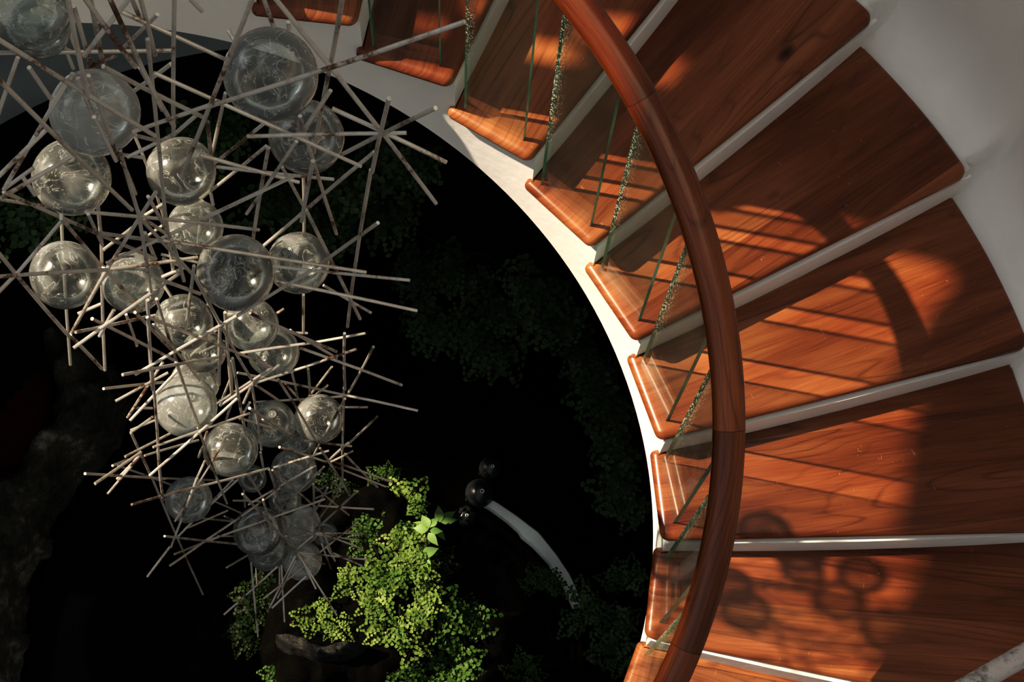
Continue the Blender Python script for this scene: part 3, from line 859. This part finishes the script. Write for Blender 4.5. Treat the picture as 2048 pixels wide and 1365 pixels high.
# ------------------------------------------------------------------ ferns
def fan(bm, p, d, up, s):
    """one fan-shaped leaflet with a scalloped outer edge"""
    x = d.normalized(); y = up.cross(x).normalized(); z = x.cross(y)
    pts = [(0, 0), (.55, -.52), (.86, -.40), (.93, -.14), (1.02, .02), (.92, .18), (.84, .42), (.52, .54)]
    v = [bm.verts.new(p + x * (a * s) + y * (b * s) + z * (.10 * s * (1 - abs(b) * 2) - .08 * a * s)) for a, b in pts]
    bm.faces.new(v)
def frond_bm(length, width, seed, size, droop=.5, dens=1.0):
    r = random.Random(seed)
    bm = bmesh.new()
    n = 26
    pts = []
    bend = r.uniform(-.25, .25)
    for i in range(n + 1):
        t = i / n
        pts.append(Vector((length * (t - .10 * t * t), length * bend * t * t, length * (.55 * t - droop * 1.15 * t * t))))
    tube(bm, pts[::3] + [pts[-1]], .0009, 4)
    for f in bm.faces: f.material_index = 1
    np_ = int(7 * dens)
    for k in range(np_):
        t = .12 + .84 * k / (np_ - 1)
        i = int(t * n); p = pts[i]; tan = (pts[min(i + 1, n)] - pts[max(i - 1, 0)]).normalized()
        up = Vector((-tan.z, 0, tan.x)).normalized()
        if up.z < 0: up = -up
        for side in (-1, 1):
            wl = width * (1 - t) ** .75 * r.uniform(.8, 1.1) * .62
            lat = up.cross(tan).normalized() * side
            dirp = (lat * .85 + tan * .55 + up * r.uniform(-.2, .1)).normalized()
            nl = max(1, int(wl / (size * .80)))
            for q in range(nl):
                base = p + dirp * (wl * (q + .3) / nl)
                sgn = 1 if q % 2 else -1
                dd = (dirp * .7 + tan * .55 * sgn + Vector((r.uniform(-.3, .3), r.uniform(-.3, .3), r.uniform(-.3, .2)))).normalized()
                if q == nl - 1: dd = dirp
                uu = (up + Vector((r.uniform(-.35, .35), r.uniform(-.35, .35), 0))).normalized()
                fan(bm, base, dd, uu, size * r.uniform(.75, 1.15) * (1 - .25 * t))
    fan(bm, pts[-1], tan, up, size * .8)
    return bm
def frond_mesh(name, length, width, seed, size, mat, droop, dens):
    bm = frond_bm(length, width, seed, size, droop, dens)
    me = bpy.data.meshes.new(name); bm.to_mesh(me); bm.free()
    me.materials.append(mat); me.materials.append(M_STEM)
    return me
KINDS = {}  # one fern in lit and shaded greens, the tone painted per copy
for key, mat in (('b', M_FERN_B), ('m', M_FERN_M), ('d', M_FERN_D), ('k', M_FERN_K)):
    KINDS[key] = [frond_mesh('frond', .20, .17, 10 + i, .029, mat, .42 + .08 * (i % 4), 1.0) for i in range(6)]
def fern(px, py, z, n, scale, kind, label, az=None, spread=2 * PI, tilt=0.0, pos=None, group=None, seed=None, face=None):
    r = random.Random(int(px * 13 + py * 7))
    c = pos if pos is not None else at_z(px, py, z)
    root = empty('maidenhair_fern', c); tag(root, label, 'fern', group)
    a0 = r.uniform(0, 6.28) if az is None else az
    for i in range(n):
        me = KINDS[kind][r.randrange(6)]
        o = bpy.data.objects.new('frond', me); COL.objects.link(o); o.parent = root
        a = a0 + spread * ((i + r.uniform(-.3, .3)) / n - .5)
        s = scale * r.uniform(.7, 1.15)
        o.scale = (s, s, s)
        o.rotation_euler = (r.uniform(-.25, .25), r.uniform(-.35, .15) + tilt, a)
        o.location = (r.uniform(-.02, .02), r.uniform(-.02, .02), r.uniform(-.01, .02))
    return root
UP, RT, DN, LF = PI / 2, 0.0, -PI / 2, PI      # plan directions: towards the top, right, bottom, left of the photograph
BF = [
 (770, 958, .22, 5, .45, 'm', 'small green fern sprig standing highest above the bright clump', UP, 1.6),
 (660, 975, .20, 6, .55, 'k', 'dim fern behind the lower rods, left of the highest sprig', UP, 3.5),
 (745, 1010, .24, 9, .70, 'm', 'mid-green fern just below the highest sprig', None, 6.3),
 (812, 1010, .27, 9, .70, 'b', 'bright fern curtain left of the broad pointed leaves', UP, 4.5),
 (832, 1050, .27, 7, .55, 'b', 'narrow bright fern between boulder top and broad leaves', DN, 2.5),
 (752, 1062, .22, 7, .55, 'm', 'shaded fern at the dark hollow of the boulder', LF, 3.0),
 (735, 1085, .24, 6, .48, 'm', 'sparse fern at the tips of the lowest rods', LF, 3.2),
 (802, 1100, .30, 10, .58, 'b', 'bright fern over the dark hollow of the boulder', None, 6.3),
 (830, 1140, .31, 10, .58, 'b', 'dense bright fern right below the broad leaves', None, 6.3),
 (772, 1150, .33, 12, .66, 'b', 'brightest dense fern at the heart of the clump', None, 6.3),
 (752, 1200, .31, 9, .58, 'b', 'bright fern tumbling below the heart of the clump', DN, 4.5),
 (700, 1165, .27, 6, .50, 'b', 'yellow-green fern left of the clump heart, under a long rod', LF, 5),
 (632, 1225, .27, 8, .50, 'b', 'yellow-green fern lying over the pale stone', None, 6.3),
 (678, 1250, .27, 6, .45, 'b', 'low fern just above the right end of the pale stone', DN, 4),
 (778, 1255, .28, 9, .62, 'b', 'hanging bright fern column below the clump heart', DN, 3.5),
 (835, 1205, .28, 8, .72, 'b', 'bright fern reaching right across dark water', RT, 3.2),
 (828, 1275, .24, 10, .74, 'b', 'broad bright fern at the lower right of the boulder', None, 6.3),
 (868, 1230, .20, 7, .80, 'm', 'bright fern with long frond tips right of the boulder', RT, 2.4),
 (925, 1262, .10, 10, .85, 'm', 'deep green fern with an upright tip beside the wet boulder', UP, 3.6),
 (800, 1320, .20, 9, .75, 'm', 'green fern draped at the foot of the boulder', DN, 4.0),
 (905, 1335, .10, 12, .85, 'm', 'large deep green fern at the bottom edge below the boulder', None, 6.3),
 (700, 1345, .14, 9, .70, 'k', 'dark fern under the pale stone at the bottom edge', None, 6.3),
 (570, 1350, .12, 9, .75, 'm', 'green fern at the bottom edge left of the pale stone', None, 6.3),
 (625, 1320, .12, 7, .60, 'k', 'dark fern tucked below the pale stone', LF, 4.0),
 (520, 1190, .16, 8, .70, 'k', 'dim fern at the left flank of the boulder', LF, 4.0),
 (505, 1260, .12, 8, .70, 'k', 'dim fern low on the boulder left of the pale stone', LF, 4.0),
 (862, 1130, .16, 7, .65, 'k', 'dark fern in the shade below the broad leaves', RT, 3),
 (1085, 1180, .13, 8, .65, 'm', 'dark green fern left of the lower kerb end', UP, 3.0),
 (1158, 1222, .13, 8, .70, 'd', 'dark fern covering the lower tip of the kerb', RT, 4.5),
 (1215, 1250, .10, 8, .75, 'd', 'dark fern between kerb tip and lowest stair panels', RT, 4.5),
 (1250, 1180, .10, 7, .70, 'd', 'dark upright fern close to the white stair face', UP, 2.6),
 (1240, 1320, .10, 9, .75, 'd', 'dark fern below the lowest visible tread end', None, 6.3),
 (1045, 1350, .16, 8, .55, 'm', 'small green fern on the dark bank at the bottom edge', None, 6.3),
]
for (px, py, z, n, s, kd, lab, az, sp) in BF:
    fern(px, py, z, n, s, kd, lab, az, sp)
# ferns hanging on the shaft wall and under the stair
WF = [(640, 420, 'behind the chandelier, left of the hanging rod tips'), (775, 395, 'high on the shaft wall by the long rusty rod tip'), (850, 520, 'with pale frond tips right of the middle rods'),
      (940, 530, 'on the shaft wall halfway between rods and stair'), (885, 625, 'low on the shaft wall with grey tips'), (1010, 600, 'at the middle of the dark shaft wall'),
      (1085, 560, 'right of the middle of the dark shaft wall'), (1130, 610, 'close under the sunlit stair curve'), (990, 680, 'hanging lowest over the black water'),
      (1195, 705, 'beside the sunlit stair curve, dimly green'), (1235, 790, 'along the stair curve with round leaflets'), (1255, 880, 'hanging long beside the lower stair curve'),
      (1278, 985, 'as a pale tip at the lower stair curve'), (560, 380, 'behind the middle globes on the shaft wall'), (420, 230, 'behind the upper rods on the shaft wall'),
      (60, 400, 'at the left edge behind the chandelier'), (700, 330, 'under the white stair edge behind the rod star'), (820, 300, 'under the white stair edge right of the rod star')]
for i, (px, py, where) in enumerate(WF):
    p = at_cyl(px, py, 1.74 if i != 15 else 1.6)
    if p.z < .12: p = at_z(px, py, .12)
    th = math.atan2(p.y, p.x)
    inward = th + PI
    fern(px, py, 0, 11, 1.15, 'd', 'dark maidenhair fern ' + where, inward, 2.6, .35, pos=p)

# broad-leaved plant
lv = empty('broad_leaf_plant', at_z(852, 1080, .33))
tag(lv, 'plant with broad pointed light green leaves between bright fern and dark float', 'plant')
LEAVES = [((1390, 612), (1282, 606), .62, .36), ((1392, 603), (1342, 512), .62, .37), ((1400, 598), (1452, 528), .60, .37), ((1398, 622), (1486, 628), .55, .38), ((1388, 636), (1452, 728), .52, .39),
          ((1470, 566), (1452, 445), .50, .30), ((1476, 566), (1590, 542), .50, .30), ((1470, 558), (1578, 484), .45, .29), ((1440, 612), (1506, 688), .45, .27), ((1392, 606), (1282, 560), .5, .26), ((1350, 650), (1272, 690), .55, .25),
          ((1342, 786), (1462, 744), .55, .33), ((1345, 780), (1268, 826), .62, .34), ((1362, 796), (1386, 942), .48, .32), ((1372, 808), (1430, 888), .45, .28), ((1345, 870), (1330, 1008), .6, .24), ((1350, 756), (1300, 700), .55, .28)]
def leaf_bm(ln, w):
    bm = bmesh.new()
    n = 9
    prof = [0, .52, .86, 1.0, .97, .85, .66, .42, .18, 0]
    rows = []
    for i in range(n + 1):
        t = i / n
        hw = prof[i] * w / 2
        zc = ln * (.16 * t - .34 * t * t)
        rows.append([bm.verts.new((ln * t, s * hw, zc + abs(s) * hw * .28 - (.10 * hw if abs(s) == 1 else 0))) for s in (-1, -.5, 0, .5, 1)])
    for a, b in zip(rows, rows[1:]):
        for j in range(4): bm.faces.new((a[j], b[j], b[j + 1], a[j + 1]))
    bmesh.ops.remove_doubles(bm, verts=bm.verts, dist=1e-6)
    return bm
for (bx, by), (tx, ty), wr, z in LEAVES:
    a = at_z(450 + bx / 3.413, 880 + by / 3.413, z); b = at_z(450 + tx / 3.413, 880 + ty / 3.413, z - .01)
    d = b - a; ln = d.length
    o = obj('leaf', leaf_bm(ln, ln * wr), M_LEAF, lv, smooth=70)
    o.location = a - lv.location
    o.rotation_euler = (rnd.uniform(-.25, .25), 0, math.atan2(d.y, d.x))
bm = bmesh.new()
def zp(x, y, z): return at_z(450 + x / 3.413, 880 + y / 3.413, z) - lv.location
tube(bm, [zp(1330, 900, .10), zp(1350, 800, .30), zp(1390, 615, .35), zp(1472, 565, .28)], .0022, 6)
obj('stem', bm, M_STEM, lv)

# ------------------------------------------------------------------ rail at the lower right
bm = bmesh.new()
a = at_z(1840, 1430, 3.15); b = at_z(2330, 1150, 3.15)
dr = (b - a).normalized()
bq = a.xy.dot(dr.xy); b = a + dr * (-bq + math.sqrt(bq * bq - a.xy.length_squared + 2.672 ** 2))
tube(bm, [a.lerp(b, t / 12) for t in range(13)], .024, 20)
pr = empty('metal_handrail', a.lerp(b, .5)); tag(pr, 'round rail with painted pale glare crossing the lower right corner above the treads', 'rail')
o = obj('rail_tube', bm, M_PIPE, pr); o.data.transform(Matrix.Translation(-pr.location))
bm = bmesh.new()
pa = a + dr * .03
pth = math.atan2(pa.y, pa.x)
pk = math.floor((TH0 - pth + A_BO) / DTH)
tube(bm, [pa, Vector((pa.x, pa.y, Z0 - pk * RISE + .002))], .018, 10)

o = obj('rail_post', bm, M_PIPE, pr); o.data.transform(Matrix.Translation(-pr.location))

# ------------------------------------------------------------------ light
A = math.radians(-10.3); E = math.radians(47.8)
S = Vector((math.cos(A) * math.cos(E), math.sin(A) * math.cos(E), -math.sin(E)))
sd = bpy.data.lights.new('sun', 'SUN'); sd.energy = 9.6; sd.color = (1.0, .80, .58); sd.angle = math.radians(.7)
so = bpy.data.objects.new('sun', sd); COL.objects.link(so)
so.rotation_euler = S.to_track_quat('-Z', 'Y').to_euler(); so.location = (-3, 1, 9)

wd = bpy.data.worlds.new('world'); sc.world = wd; wd.use_nodes = True
nt = wd.node_tree; nt.nodes.clear()
ow = nt.nodes.new('ShaderNodeOutputWorld'); bg = nt.nodes.new('ShaderNodeBackground')
# bright lobe added to the sky at upper left for livelier globe reflections
geo = nt.nodes.new('ShaderNodeTexCoord')
dot = nt.nodes.new('ShaderNodeVectorMath'); dot.operation = 'DOT_PRODUCT'
L(nt, geo.outputs['Generated'], dot.inputs[0]); dot.inputs[1].default_value = Vector((-.72, .25, .65)).normalized()
wn_ = N(nt, 'TexNoise', Scale=3.2, Detail=2.0); L(nt, geo.outputs['Generated'], wn_.inputs['Vector'])
dd = math_(nt, 'ADD', dot.outputs['Value'], math_(nt, 'MULTIPLY', math_(nt, 'SUBTRACT', wn_.outputs['Fac'], .5), .5))
wr = ramp(nt, [(.0, (.50, .50, .50)), (.45, (.62, .63, .64)), (.78, (.95, .98, 1.02)), (.93, (3.0, 3.1, 3.25))], dd)
L(nt, wr.outputs[0], bg.inputs[0]); bg.inputs[1].default_value = .66
nt.links.new(bg.outputs[0], ow.inputs[0])

sc.view_settings.view_transform = 'Standard'
sc.view_settings.look = 'None'
sc.view_settings.exposure = 0.0
sc.view_settings.use_curve_mapping = True
cm = sc.view_settings.curve_mapping
cc = cm.curves[3]
for p in ((.02, .0065), (.08, .038), (.18, .128), (.32, .295), (.55, .55)): cc.points.new(*p)
cm.update()
sc.cycles.max_bounces = 10
sc.cycles.transparent_max_bounces = 40
sc.cycles.glossy_bounces = 4
sc.cycles.diffuse_bounces = 4
sc.cycles.use_denoising = True
sc.cycles.sample_clamp_indirect = 4.0
